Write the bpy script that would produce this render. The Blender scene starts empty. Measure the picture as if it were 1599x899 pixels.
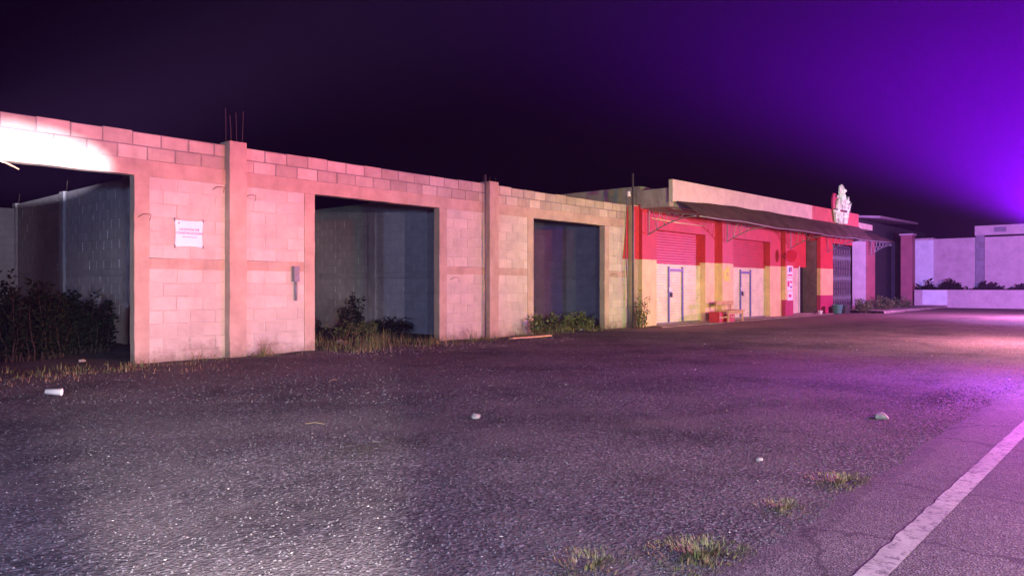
import bpy, math, random
from math import sin, cos, pi, radians
from mathutils import Vector, noise
random.seed(11)
S = bpy.context.scene
COL = S.collection

# ------------------------------------------------------------------ camera
H = 1.10
YAW = radians(41.7)
cd = bpy.data.cameras.new('camera')
cam = bpy.data.objects.new('camera', cd); COL.objects.link(cam)
cam.location = (0, 0, H)
cam.rotation_euler = (radians(90), 0, YAW - radians(90))
cd.sensor_width = 36; cd.lens = 1155 / 1599 * 36
cd.shift_y = -1.5 / 1599
cd.clip_start = 0.05; cd.clip_end = 2000
S.camera = cam
# ------------------------------------------------------------------ world
W = bpy.data.worlds.new('World'); S.world = W; W.use_nodes = True
wn = W.node_tree; wn.nodes.clear()
bg = wn.nodes.new('ShaderNodeBackground'); wo = wn.nodes.new('ShaderNodeOutputWorld')
bg.inputs[0].default_value = (0.10, 0.03, 0.40, 1); bg.inputs[1].default_value = 0.011
wn.links.new(bg.outputs[0], wo.inputs[0])
# ------------------------------------------------------------------ lamps
def lamp(name, kind, loc, col, power, target=None, size=0.12, angle=90, blend=0.4, scale=None):
    l = bpy.data.lights.new(name, kind); l.color = col; l.energy = power
    l.shadow_soft_size = size
    if kind == 'SPOT':
        l.spot_size = radians(angle); l.spot_blend = blend
    o = bpy.data.objects.new(name, l); COL.objects.link(o); o.location = loc
    if target: o.rotation_euler = (Vector(target) - Vector(loc)).to_track_quat('-Z', 'Y').to_euler()
    if scale: o.scale = scale
    return o
def light(name, kind, loc, rgb, **kw):
    m = max(rgb); return lamp(name, kind, loc, tuple(c / m for c in rgb), 1000 * m, **kw)
# off-frame light bars and headlamps of vehicles along the road, plus added fill and glow lamps
light('beacon_red', 'SPOT', (5.6, -4.0, 2.2), (7.4, .0, .0), target=(4, 11, 3.4), angle=34, blend=.9, scale=(1.5, 1, 1))
light('beacon_red_wide', 'SPOT', (5.6, -4.0, 2.15), (2.6, .0, .0), target=(6, 11, 3.0), angle=34, blend=.9, scale=(3, 1, 1))
light('beacon_red_far', 'POINT', (10, -2, 2.2), (3.0, .38, .15))
light('headlamp_warm', 'SPOT', (11, -4.5, 1.2), (2.9, 6.6, 1.0), target=(20.5, 10.9, 2.1), angle=40, blend=.8, scale=(1.8, 1, 1))
light('headlamp_wall', 'SPOT', (5.2, -4.0, 1.0), (.6, 1.5, .7), target=(6.5, 11, .9), angle=24, blend=.8, scale=(4, 1, 1))
light('headlamp_wall_far', 'SPOT', (9.8, -4.0, 1.0), (2.2, 1.5, .1), target=(14.5, 11, 1.0), angle=26, blend=.8, scale=(3, 1, 1))
light('added_ground_fill', 'SPOT', (2, -4, 1.6), (3.4, 2.7, 3.2), target=(1.9, 4.0, 0), angle=70, blend=.9, scale=(1.6, 1, 1))  # unseen spot added to brighten the near ground
light('added_ground_pool', 'SPOT', (.25, .1, .80), (2.3, 2.0, 1.9), target=(2.95, 5.5, 0), angle=36, blend=.42, scale=(.74, 1, 1))  # unseen spot added to make the pale wedge of a lens ghost
light('beacon_blue', 'POINT', (-3.5, 2.2, 2.0), (.9, 1.1, 2.0))
light('added_bay_fill', 'POINT', (-.4, -2.2, 1.3), (.6, .75, 1.35))  # unseen fill added to lift the inner walls of the bays
light('beacon_rose', 'POINT', (17.5, 1.7, 1.95), (2.2, .7, 1.0))
light('beacon_magenta', 'POINT', (32, 2.6, 2.2), (4.0, 1.1, 3.6))
light('beacon_violet', 'SPOT', (20, 1.6, 2), (7.5, 6.0, 26.0), target=(47, 7, 5.2), angle=62, blend=.9)
light('beacon_blue_near', 'POINT', (10, .2, 1.8), (.45, .10, 1.9))
light('added_sky_glow', 'SPOT', (16.5, 1.35, 2.0), (108, .0, 270), target=(16.6, 1.35, 9), angle=152, blend=.5)  # added spot that lights the haze overhead, in place of lens glare
lamp('search_lamp', 'SPOT', (0.3, -0.5, 1.30), (0.88, 0.80, 1.0), 34000, (2.70, 11.06, 2.72), angle=4.5, blend=0.10, scale=(2.7, 1.0, 1.0))
S.view_settings.view_transform = 'Standard'; S.view_settings.look = 'None'
S.view_settings.exposure = 0; S.view_settings.gamma = 1
S.view_settings.use_curve_mapping = False
S.render.engine = 'CYCLES'
S.cycles.use_denoising = True
S.cycles.volume_bounces = 0
S.cycles.max_bounces = 6

# ------------------------------------------------------------------ materials
def newmat(name):
    m = bpy.data.materials.new(name); m.use_nodes = True
    nt = m.node_tree; b = nt.nodes['Principled BSDF']
    return m, nt, b
def N(nt, t, **kw):
    n = nt.nodes.new(t)
    for k, v in kw.items(): setattr(n, k, v)
    return n
def noise_n(nt, scale, detail=6, rough=.6, vec=None):
    n = N(nt, 'ShaderNodeTexNoise'); n.inputs['Scale'].default_value = scale
    n.inputs['Detail'].default_value = detail; n.inputs['Roughness'].default_value = rough
    if vec is not None: nt.links.new(vec, n.inputs['Vector'])
    return n
def ramp(nt, fac, stops):
    r = N(nt, 'ShaderNodeValToRGB'); e = r.color_ramp.elements
    while len(e) < len(stops): e.new(0.5)
    for i, (p, c) in enumerate(stops):
        e[i].position = p; e[i].color = (c, c, c, 1) if isinstance(c, (int, float)) else (*c, 1)
    nt.links.new(fac, r.inputs[0]); return r
def mixc(nt, a, b, fac, mode='MIX'):
    m = N(nt, 'ShaderNodeMix', data_type='RGBA', blend_type=mode)
    for s, v in ((6, a), (7, b), (0, fac)):
        if hasattr(v, 'is_linked') or hasattr(v, 'links'): nt.links.new(v, m.inputs[s])
        else: m.inputs[s].default_value = (*v, 1) if isinstance(v, tuple) else v
    return m.outputs[2]
def bump(nt, b, h, strength=.5, dist=.01):
    n = N(nt, 'ShaderNodeBump'); n.inputs['Strength'].default_value = strength; n.inputs['Distance'].default_value = dist
    nt.links.new(h, n.inputs['Height']); nt.links.new(n.outputs[0], b.inputs['Normal'])
def rough_mat(name, col, var=.35, scale=3.0, bs=60, bst=.5, bd=.01, rough=.9, island=0.0, stain=0.0, metal=0.0, stain_col=(.09, .08, .07), splash=0.0):
    m, nt, b = newmat(name)
    pos = N(nt, 'ShaderNodeNewGeometry').outputs['Position']
    n1 = noise_n(nt, scale, 8, .65, pos)
    lo = tuple(c * (1 - var) for c in col); hi = tuple(min(1, c * (1 + var)) for c in col)
    r = ramp(nt, n1.outputs[0], [(.3, lo), (.7, hi)])
    c = r.outputs[0]
    if island:
        g = N(nt, 'ShaderNodeNewGeometry')
        ri = ramp(nt, g.outputs['Random Per Island'], [(0, 1 - island), (1, 1 + island * .4)])
        c = mixc(nt, c, ri.outputs[0], 1.0, 'MULTIPLY')
    if stain:
        mp = N(nt, 'ShaderNodeMapping'); mp.inputs['Scale'].default_value = (1.6, 1.6, .45)
        nt.links.new(pos, mp.inputs[0])
        n3 = noise_n(nt, 1.7, 7, .7, mp.outputs[0])
        rs = ramp(nt, n3.outputs[0], [(.50, 0.0), (.68, stain)])
        c = mixc(nt, c, stain_col, rs.outputs[0])
    if splash:
        sx = N(nt, 'ShaderNodeSeparateXYZ'); nt.links.new(pos, sx.inputs[0])
        n8 = noise_n(nt, 4.0, 7, .7, pos); a8 = N(nt, 'ShaderNodeMath', operation='MULTIPLY_ADD'); nt.links.new(n8.outputs[0], a8.inputs[0]); a8.inputs[1].default_value = .9; nt.links.new(sx.outputs[2], a8.inputs[2])
        r8 = ramp(nt, a8.outputs[0], [(.42, splash), (.68, 0.0)]); c = mixc(nt, c, (.16, .12, .08), r8.outputs[0])
    nt.links.new(c, b.inputs['Base Color'])
    b.inputs['Roughness'].default_value = rough; b.inputs['Metallic'].default_value = metal
    n2 = noise_n(nt, bs, 5, .7, pos)
    bump(nt, b, n2.outputs[0], bst, bd)
    return m
def paint_mat(name, bands, rough=.55, stain=.25, dirt=(.12, .09, .08)):
    """bands: list of (z_from, colour) bottom to top, painted by height on the wall"""
    m, nt, b = newmat(name)
    pos = N(nt, 'ShaderNodeNewGeometry').outputs['Position']
    sx = N(nt, 'ShaderNodeSeparateXYZ'); nt.links.new(pos, sx.inputs[0])
    nz = noise_n(nt, 9, 3, .5, pos)
    wob = N(nt, 'ShaderNodeMath', operation='MULTIPLY_ADD'); nt.links.new(nz.outputs[0], wob.inputs[0])
    wob.inputs[1].default_value = .03; nt.links.new(sx.outputs[2], wob.inputs[2])
    c = bands[0][1]; first = True
    for z, colr in bands[1:]:
        g = N(nt, 'ShaderNodeMath', operation='GREATER_THAN'); nt.links.new(wob.outputs[0], g.inputs[0]); g.inputs[1].default_value = z + .015
        c = mixc(nt, c, colr, g.outputs[0])
    if len(bands) == 1:
        rgb = N(nt, 'ShaderNodeRGB'); rgb.outputs[0].default_value = (*c, 1); c = rgb.outputs[0]
    n1 = noise_n(nt, 2.2, 8, .7, pos)
    r = ramp(nt, n1.outputs[0], [(.35, .80), (.65, 1.05)])
    c = mixc(nt, c, r.outputs[0], 1.0, 'MULTIPLY')
    n4 = noise_n(nt, 5.5, 9, .75, pos)
    rs = ramp(nt, n4.outputs[0], [(.56, 0.0), (.74, stain)])
    c = mixc(nt, c, dirt, rs.outputs[0])
    nt.links.new(c, b.inputs['Base Color']); b.inputs['Roughness'].default_value = rough
    n2 = noise_n(nt, 45, 5, .6, pos); bump(nt, b, n2.outputs[0], .35, .008)
    return m
RED = (.50, .034, .036); YEL = (.72, .53, .27); MAG = (.40, .03, .10); 
M = {}
M['block'] = rough_mat('concrete_block', (.46, .40, .31), .16, 5, 130, .7, .010, island=.30, stain=.18)
M['block_old'] = rough_mat('concrete_block_panel', (.48, .44, .365), .13, 3.5, 110, .6, .008, island=.12, stain=.14, splash=.7)
M['mortar'] = rough_mat('mortar', (.21, .19, .17), .3, 6, 90, .7, .010)
M['mortar_light'] = rough_mat('smeared_mortar', (.45, .41, .34), .22, 4, 90, .7, .012, stain=.15, splash=.7)
M['concrete'] = rough_mat('cast_concrete', (.40, .31, .235), .20, 2.6, 70, .6, .010, stain=.25, splash=.6)
M['block_dark'] = rough_mat('interior_block', (.42, .41, .43), .12, 3.5, 110, .6, .008, island=.08, stain=.2)
M['mortar_in'] = rough_mat('interior_mortar', (.38, .37, .39), .2, 4, 90, .5, .01)
M['cream'] = paint_mat('cream_paint', [(0, (.60, .50, .38))], stain=.30)
M['fascia_red'] = paint_mat('fascia_red_paint', [(0, (.48, .11, .10))], stain=.2)
M['slab'] = rough_mat('slab_concrete', (.30, .25, .22), .3, 2.5, 60, .5, .01, stain=.5)
M['shop'] = paint_mat('shop_paint', [(0, YEL), (1.86, RED)], stain=.22)
M['shop_base'] = paint_mat('shop_paint_base', [(0, MAG), (.62, YEL), (1.86, RED)], stain=.25)
M['shop_pillar'] = paint_mat('pillar_paint', [(0, MAG), (.76, (.74, .50, .22)), (1.86, RED)], stain=.6)
M['red'] = paint_mat('red_paint', [(0, RED)], stain=.15)
M['shutter'] = paint_mat('shutter_paint', [(0, (.74, .69, .52)), (1.77, (.46, .03, .035))], rough=.42, stain=.22)
M['door_panel'] = paint_mat('door_panel_paint', [(0, (.66, .58, .46)), (1.86, (.40, .04, .05))], rough=.45, stain=.3)
M['blue_frame'] = rough_mat('blue_steel', (.10, .11, .34), .2, 8, 80, .2, .002, rough=.45)
M['steel'] = rough_mat('grey_steel', (.22, .21, .22), .3, 8, 80, .3, .002, rough=.5, metal=.3)
M['rust'] = rough_mat('rusty_bar', (.06, .035, .028), .4, 30, 150, .5, .002, rough=.85)
M['tin'] = rough_mat('awning_tin', (.085, .048, .045), .45, 2.0, 50, .3, .004, rough=.6, stain=.5)
M['pipe'] = rough_mat('conduit_plastic', (.075, .07, .08), .3, 10, 80, .2, .002, rough=.5)
M['palepipe'] = rough_mat('pale_conduit', (.75, .60, .40), .15, 10, 80, .2, .002, rough=.45)
M['greybox'] = rough_mat('grey_box_paint', (.17, .18, .20), .25, 12, 80, .3, .003, rough=.5)
M['wood'] = rough_mat('pale_wood', (.50, .30, .17), .3, 9, 60, .4, .003, rough=.7)
M['crate'] = rough_mat('red_plastic', (.42, .03, .04), .2, 9, 60, .1, .002, rough=.4)
M['paper'] = rough_mat('paper_white', (.80, .78, .76), .06, 9, 40, .3, .004, rough=.7)
M['vinyl'] = rough_mat('vinyl_white', (.80, .74, .74), .05, 6, 14, .5, .010, rough=.5)
M['ink_red'] = rough_mat('ink_magenta', (.55, .05, .16), .1, 9, 40, .1, .001, rough=.7)
M['ink_grey'] = rough_mat('ink_grey', (.18, .17, .20), .1, 9, 40, .1, .001, rough=.7)
M['yellow'] = rough_mat('yellow_card', (.80, .62, .06), .08, 9, 30, .3, .004, rough=.6)
M['foam'] = rough_mat('foam_white', (.82, .74, .66), .05, 9, 60, .1, .001, rough=.6)
M['stone'] = rough_mat('pale_stone', (.27, .24, .22), .3, 25, 90, .6, .004)
M['teal'] = rough_mat('teal_plastic', (.05, .20, .16), .2, 9, 60, .1, .001, rough=.4)
M['darkpot'] = rough_mat('dark_plastic', (.03, .03, .035), .2, 9, 60, .1, .001, rough=.5)
M['neigh_white'] = paint_mat('neighbour_white', [(0, (.68, .69, .72))], stain=.2)
M['neigh_wall'] = paint_mat('neighbour_plaster', [(0, (.50, .37, .40))], stain=.6)
M['neigh_pil'] = rough_mat('neighbour_pilaster', (.22, .2, .24), .25, 3, 50, .4, .01)
M['neigh_red'] = paint_mat('neighbour_brick_red', [(0, (.34, .10, .12))], stain=.35)
M['shed'] = rough_mat('shed_dark', (.05, .045, .05), .3, 2, 50, .4, .01)
M['entry_dark'] = rough_mat('dark_plaster', (.16, .10, .11), .4, 3, 50, .4, .01, stain=.5)  # darker grey-brown for the entrance header and return wall
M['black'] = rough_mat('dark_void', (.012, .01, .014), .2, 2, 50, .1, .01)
M['disc_red'] = rough_mat('sign_red', (.72, .03, .10), .1, 3, 40, .1, .001, rough=.4)
M['silver'] = None
def silver():
    m, nt, b = newmat('white_acrylic')
    pos = N(nt, 'ShaderNodeNewGeometry').outputs['Position']
    n = noise_n(nt, 4.5, 5, .6, pos)
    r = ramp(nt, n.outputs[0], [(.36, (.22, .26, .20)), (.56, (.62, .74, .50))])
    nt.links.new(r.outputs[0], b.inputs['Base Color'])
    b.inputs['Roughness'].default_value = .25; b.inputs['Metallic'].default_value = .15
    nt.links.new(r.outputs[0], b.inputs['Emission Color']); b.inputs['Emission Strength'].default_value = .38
    return m
M['silver'] = silver()
M['emb_red'] = rough_mat('emblem_red', (.40, .05, .11), .3, 5, 40, .2, .002, rough=.35)
def leafmat(name, a, bcol, rough=.6):
    m, nt, b = newmat(name)
    g = N(nt, 'ShaderNodeNewGeometry')
    r = ramp(nt, g.outputs['Random Per Island'], [(0, a), (1, bcol)])
    nt.links.new(r.outputs[0], b.inputs['Base Color']); b.inputs['Roughness'].default_value = rough
    return m
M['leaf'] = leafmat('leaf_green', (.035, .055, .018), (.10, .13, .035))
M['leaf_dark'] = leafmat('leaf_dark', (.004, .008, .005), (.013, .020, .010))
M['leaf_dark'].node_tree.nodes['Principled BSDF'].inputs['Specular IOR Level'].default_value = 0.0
M['grass'] = leafmat('grass_green', (.05, .075, .02), (.17, .18, .05))
M['straw'] = leafmat('grass_dry', (.09, .065, .03), (.24, .17, .08))
M['stem'] = rough_mat('stem', (.10, .07, .035), .3, 20, 60, .2, .002)
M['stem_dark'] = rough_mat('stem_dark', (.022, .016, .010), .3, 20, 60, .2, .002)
def gravel_ground():
    m, nt, b = newmat('gravel_dirt')
    pos = N(nt, 'ShaderNodeNewGeometry').outputs['Position']
    big = noise_n(nt, .55, 6, .6, pos)
    fine = noise_n(nt, 38, 6, .75, pos)
    base = ramp(nt, big.outputs[0], [(.34, (.058, .053, .058)), (.66, (.120, .108, .110))])
    fr = ramp(nt, fine.outputs[0], [(.35, .45), (.65, 1.6)])
    c = mixc(nt, base.outputs[0], fr.outputs[0], 1.0, 'MULTIPLY')
    v = N(nt, 'ShaderNodeTexVoronoi'); v.inputs['Scale'].default_value = 55; nt.links.new(pos, v.inputs['Vector'])
    sep = N(nt, 'ShaderNodeSeparateColor'); nt.links.new(v.outputs['Color'], sep.inputs[0])
    vr = ramp(nt, sep.outputs[0], [(.0, .6), (.55, .95), (.88, 1.4), (1.0, 2.4)])
    c = mixc(nt, c, vr.outputs[0], 1.0, 'MULTIPLY')
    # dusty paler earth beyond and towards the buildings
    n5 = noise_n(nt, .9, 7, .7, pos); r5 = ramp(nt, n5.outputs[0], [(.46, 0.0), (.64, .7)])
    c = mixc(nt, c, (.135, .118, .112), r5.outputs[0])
    n6 = noise_n(nt, 1.1, 8, .72, pos); n6.inputs['Distortion'].default_value = .6
    r6 = ramp(nt, n6.outputs[0], [(.30, .6), (.46, 0.0)])
    c = mixc(nt, c, (.034, .029, .029), r6.outputs[0])
    sx = N(nt, 'ShaderNodeSeparateXYZ'); nt.links.new(pos, sx.inputs[0])
    def MA(op, a, b_, c_=None):
        q = N(nt, 'ShaderNodeMath', operation=op)
        for i, v_ in enumerate((a, b_, c_)):
            if v_ is None: continue
            if isinstance(v_, (int, float)): q.inputs[i].default_value = v_
            else: nt.links.new(v_, q.inputs[i])
        return q.outputs[0]
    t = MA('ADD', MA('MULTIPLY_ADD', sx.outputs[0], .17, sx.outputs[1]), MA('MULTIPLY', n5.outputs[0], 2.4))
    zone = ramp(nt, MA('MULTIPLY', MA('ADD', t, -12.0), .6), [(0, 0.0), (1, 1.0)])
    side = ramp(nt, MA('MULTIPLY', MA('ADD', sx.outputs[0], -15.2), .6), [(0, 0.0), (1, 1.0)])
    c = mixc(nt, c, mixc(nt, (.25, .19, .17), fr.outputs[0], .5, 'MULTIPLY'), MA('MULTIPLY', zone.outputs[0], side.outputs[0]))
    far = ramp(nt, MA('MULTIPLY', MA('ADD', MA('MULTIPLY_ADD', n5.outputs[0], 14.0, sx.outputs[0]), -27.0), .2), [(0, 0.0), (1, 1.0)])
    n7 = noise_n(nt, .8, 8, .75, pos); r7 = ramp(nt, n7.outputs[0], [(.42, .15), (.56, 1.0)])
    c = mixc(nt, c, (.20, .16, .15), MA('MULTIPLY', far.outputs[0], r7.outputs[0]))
    nt.links.new(c, b.inputs['Base Color']); b.inputs['Roughness'].default_value = .92
    b.inputs['Specular IOR Level'].default_value = .08
    mh = N(nt, 'ShaderNodeMath', operation='ADD'); nt.links.new(v.outputs['Distance'], mh.inputs[0]); nt.links.new(fine.outputs[0], mh.inputs[1])
    bump(nt, b, mh.outputs[0], .8, .014)
    return m
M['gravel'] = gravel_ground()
M['pebble'] = leafmat('pebble', (.045, .040, .043), (.14, .13, .13), 1.0)
M['chip'] = leafmat('pale_chip', (.22, .20, .17), (.50, .46, .40), .9)
def asphalt():
    m, nt, b = newmat('asphalt')
    pos = N(nt, 'ShaderNodeNewGeometry').outputs['Position']
    n1 = noise_n(nt, 1.6, 8, .7, pos); r1 = ramp(nt, n1.outputs[0], [(.3, (.062, .056, .060)), (.7, (.115, .102, .100))])
    v = N(nt, 'ShaderNodeTexVoronoi'); v.inputs['Scale'].default_value = 120; nt.links.new(pos, v.inputs['Vector'])
    sep = N(nt, 'ShaderNodeSeparateColor'); nt.links.new(v.outputs['Color'], sep.inputs[0])
    vr = ramp(nt, sep.outputs[0], [(.0, .55), (.6, 1.0), (1.0, 1.9)])
    c = mixc(nt, r1.outputs[0], vr.outputs[0], 1.0, 'MULTIPLY')
    cr = N(nt, 'ShaderNodeTexVoronoi', feature='DISTANCE_TO_EDGE'); cr.inputs['Scale'].default_value = .9
    wn_ = noise_n(nt, 3, 6, .7, pos); wv = mixc(nt, pos, wn_.outputs['Color'], .25); nt.links.new(wv, cr.inputs['Vector'])
    rc = ramp(nt, cr.outputs['Distance'], [(.0, 1.0), (.012, 0.0)]); c = mixc(nt, c, (.03, .027, .028), rc.outputs[0])
    nt.links.new(c, b.inputs['Base Color']); b.inputs['Roughness'].default_value = .88; b.inputs['Specular IOR Level'].default_value = .3
    bump(nt, b, v.outputs['Distance'], .6, .006); return m
M['asphalt'] = asphalt()
M['walk'] = rough_mat('pale_dirt', (.30, .24, .21), .35, 2.2, 60, .8, .015, stain=.6, stain_col=(.08, .065, .06))
def line_mat():
    m, nt, b = newmat('worn_white_line')
    pos = N(nt, 'ShaderNodeNewGeometry').outputs['Position']
    n = noise_n(nt, 26, 8, .8, pos); r = ramp(nt, n.outputs[0], [(.40, (.10, .09, .09)), (.50, (.34, .32, .30))])
    n2 = noise_n(nt, 3, 5, .6, pos); r2 = ramp(nt, n2.outputs[0], [(.3, .7), (.6, 1.1)])
    nt.links.new(mixc(nt, r.outputs[0], r2.outputs[0], 1.0, 'MULTIPLY'), b.inputs['Base Color'])
    b.inputs['Roughness'].default_value = .8; bump(nt, b, n.outputs[0], .6, .004)
    return m
M['line'] = line_mat()

# ------------------------------------------------------------------ mesh helpers
class MB:
    def __init__(s): s.v = []; s.f = []
    def add(s, vs, fs):
        k = len(s.v); s.v += [tuple(p) for p in vs]; s.f += [tuple(i + k for i in q) for q in fs]; return s
    def box(s, x0, x1, y0, y1, z0, z1):
        return s.add([(x0, y0, z0), (x1, y0, z0), (x1, y1, z0), (x0, y1, z0), (x0, y0, z1), (x1, y0, z1), (x1, y1, z1), (x0, y1, z1)],
                     [(0, 3, 2, 1), (4, 5, 6, 7), (0, 1, 5, 4), (1, 2, 6, 5), (2, 3, 7, 6), (3, 0, 4, 7)])
    def tube(s, pts, r, n=6, r1=None, cap=True):
        pts = [Vector(p) for p in pts]; rings = []
        for i, p in enumerate(pts):
            d = (pts[min(i + 1, len(pts) - 1)] - pts[max(i - 1, 0)]).normalized()
            a = d.cross(Vector((0, 0, 1)));
            if a.length < .1: a = d.cross(Vector((1, 0, 0)))
            a.normalize(); b = d.cross(a)
            rr = r if r1 is None else r + (r1 - r) * i / (len(pts) - 1)
            rings.append([p + (a * cos(2 * pi * k / n) + b * sin(2 * pi * k / n)) * rr for k in range(n)])
        vs = [q for R_ in rings for q in R_]; fs = []
        for i in range(len(pts) - 1):
            for k in range(n): fs.append((i * n + k, i * n + (k + 1) % n, (i + 1) * n + (k + 1) % n, (i + 1) * n + k))
        if cap: fs.append(tuple(range(n))[::-1]); fs.append(tuple(range((len(pts) - 1) * n, len(pts) * n)))
        return s.add(vs, fs)
    def lathe(s, prof, c, n=16, axis='Z'):
        vs = []; fs = []
        for (r, z) in prof:
            for k in range(n):
                a = 2 * pi * k / n
                vs.append((c[0] + r * cos(a), c[1] + r * sin(a), c[2] + z) if axis == 'Z' else (c[0] + z, c[1] + r * cos(a), c[2] + r * sin(a)))
        for i in range(len(prof) - 1):
            for k in range(n): fs.append((i * n + k, i * n + (k + 1) % n, (i + 1) * n + (k + 1) % n, (i + 1) * n + k))
        return s.add(vs, fs)
    def prism(s, poly, y0, y1):
        """poly in (x,z) extruded along y"""
        n = len(poly); vs = [(x, y0, z) for x, z in poly] + [(x, y1, z) for x, z in poly]
        fs = [tuple(range(n)), tuple(range(n, 2 * n))[::-1]] + [(i, i + n, (i + 1) % n + n, (i + 1) % n) for i in range(n)]
        return s.add(vs, fs)
    def build(s, name, mat, parent=None, smooth=False, bevel=0):
        me = bpy.data.meshes.new(name); me.from_pydata(s.v, [], s.f); me.update()
        me.materials.append(mat if not isinstance(mat, str) else M[mat])
        if smooth:
            for p in me.polygons: p.use_smooth = True
        o = bpy.data.objects.new(name, me); COL.objects.link(o)
        if parent: o.parent = parent
        if bevel:
            b = o.modifiers.new('bevel', 'BEVEL'); b.width = bevel; b.segments = 2; b.limit_method = 'ANGLE'
        return o
def empty(name, label, cat, group=None):
    o = bpy.data.objects.new(name, None); COL.objects.link(o); o['label'] = label; o['category'] = cat
    if group: o['group'] = group
    return o
def tag(o, label, cat, group=None, kind=None):
    o['label'] = label; o['category'] = cat
    if group: o['group'] = group
    if kind: o['kind'] = kind
    return o
def box(name, mat, parent, *a, bevel=0): return MB().box(*a).build(name, mat, parent, bevel=bevel)
def rnd(a, b): return random.uniform(a, b)

# ================================================================== SETTING
def gz(x, y):
    """height of the gravel lot"""
    if y > 8.9 and x > 15: return 0.0
    f = min(1, max(0, (y - 1.6) / 1.5))
    return f * (.022 * noise.noise((x * .9, y * .9, 0)) + .012 * noise.noise((x * 3.1, y * 3.1, 4)))
def ground():
    def axis(lo, hi, dlo, dhi, st):
        a = [lo * 1.0, lo * .6, lo * .35, lo * .18]; a = [v for v in a if v < dlo]
        v = dlo
        while v <= dhi: a.append(v); v += st
        return a + [v * 1.0 for v in (dhi + 3, dhi + 8, dhi + 20, dhi + 50, hi)]
    xs = axis(-220, 220, -4, 26, .16); ys = axis(-220, 220, .4, 12, .16)
    vs = [(x, y, gz(x, y) if (-4 < x < 26 and .4 < y < 12) else 0.0) for y in ys for x in xs]
    nx = len(xs); fs = [(j * nx + i, j * nx + i + 1, (j + 1) * nx + i + 1, (j + 1) * nx + i) for j in range(len(ys) - 1) for i in range(nx - 1)]
    o = MB().add(vs, fs).build('ground', 'gravel', smooth=True); o['kind'] = 'structure'
ground()
# road: ragged left edge
def road():
    pts = []; x = -60.0
    while x < 140:
        w = 0.09 * noise.noise((x * 1.3, 0, 0)) + .05 * noise.noise((x * 5.0, 3, 0)) + .02 * noise.noise((x * 17.0, 3, 0))
        pts.append((x, 1.17 + w)); x += .05 if -1 < x < 20 else 1.0
    vs = []; fs = []
    for (x, y) in pts: vs += [(x, y + .16, -.004), (x, y, .012), (x, -6.5, .012)]
    for i in range(len(pts) - 1):
        a = i * 3; fs += [(a, a + 3, a + 4, a + 1), (a + 1, a + 4, a + 5, a + 2)]
    o = MB().add(vs, fs).build('road', 'asphalt'); o['kind'] = 'structure'
    x = -40.0; vs = []; fs = []; P = []
    while x < 90:
        w = .004 * noise.noise((x * 9, 9, 0)) + .003 * noise.noise((x * 40, 9, 0)); P.append((x, .795 + w, .895 + w + .01 * noise.noise((x * 8, 1, 5)))); x += .05 if x < 16 and x > 0 else .6
    for (x, a, b) in P: vs += [(x, a, .016), (x, b, .016)]
    for i in range(len(P) - 1): fs.append((2 * i, 2 * i + 2, 2 * i + 3, 2 * i + 1))
    o = MB().add(vs, fs).build('road_line', 'line'); o['kind'] = 'structure'
road()
def walk(name, x0, x1, y0, y1, z, mat, amp=.18):
    pts = []; x = x0; vs = []; fs = []
    while x <= x1:
        e = amp * noise.noise((x * .5, y0, 2)) + amp * .4 * noise.noise((x * 2.3, y0, 2)); pts.append((x, y0 + e)); x += .25
    for (x, y) in pts: vs += [(x, y - .04, -.02), (x, y, z), (x, y1, z)]
    for i in range(len(pts) - 1):
        a = i * 3; fs += [(a, a + 3, a + 4, a + 1), (a + 1, a + 4, a + 5, a + 2)]
    o = MB().add(vs, fs).build(name, mat); o['kind'] = 'structure'; return o
walk('pavement', 17.6, 33.0, 10.25, 11.0, .02, 'walk', .10)
walk('pavement', 33.0, 60, 8.9, 12.4, .10, 'walk', .12)

# ================================================================== UNFINISHED BLOCK BUILDING
Y0 = 11.06; Y1 = 11.21
ub = empty('unfinished_building', 'long unfinished grey concrete block building with three open bays and no roof', 'building')
def blocks(core, blk, P, D, Nn, L, z0, z1, thick=.15, proud=.006, both=True, jig=.004, off=0, mis=0.0, topjag=0):
    """P origin xy, D unit dir, Nn outward normal of the front face; adds mortar core and block faces"""
    def W3(s, d, z): return (P[0] + D[0] * s + Nn[0] * d, P[1] + D[1] * s + Nn[1] * d, z)
    def cuboid(mb, s0, s1, d0, d1, za, zb, ch=0):
        i = ch
        vs = [W3(s0, d0, za), W3(s1, d0, za), W3(s1, d0, zb), W3(s0, d0, zb), W3(s0 + i, d1, za + i), W3(s1 - i, d1, za + i), W3(s1 - i, d1, zb - i), W3(s0 + i, d1, zb - i)]
        mb.add(vs, [(0, 1, 2, 3), (4, 7, 6, 5), (0, 4, 5, 1), (1, 5, 6, 2), (2, 6, 7, 3), (3, 7, 4, 0)])
    cuboid(core, 0.001, L - .001, -.002 - .004, -thick + .006, z0 + .001, z1 - .012 if topjag else z1 + .006)
    z = z0; c = off
    while z < z1 - .03:
        zt = min(z + .2, z1); s = -(.2 if c % 2 else 0) - (.0)
        while s < L - .01:
            a = max(s, 0) + .006; b = min(s + .4, L) - .006
            if b - a > .03 and random.random() > mis:
                j = rnd(-jig, jig); ch = rnd(.003, .009); zz = zt - (.012 if (topjag or zt < z1 - .01) else -.003) + (rnd(-.012, .014) if topjag and zt >= z1 - .01 else 0)
                cuboid(blk, a + rnd(-.003, .003), b + rnd(-.003, .003), -.01, proud + j - .006, z + .001, zz, ch)
                if both: cuboid(blk, a, b, -thick + .01, -thick + .0 - (0), z + .001, zz, ch)
                if zt >= z1 - .01: cuboid(blk, a + .002, b - .002, -.009, -thick + .009, z + .01, zz)
            s += .4
        z += .2; c += 1
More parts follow.
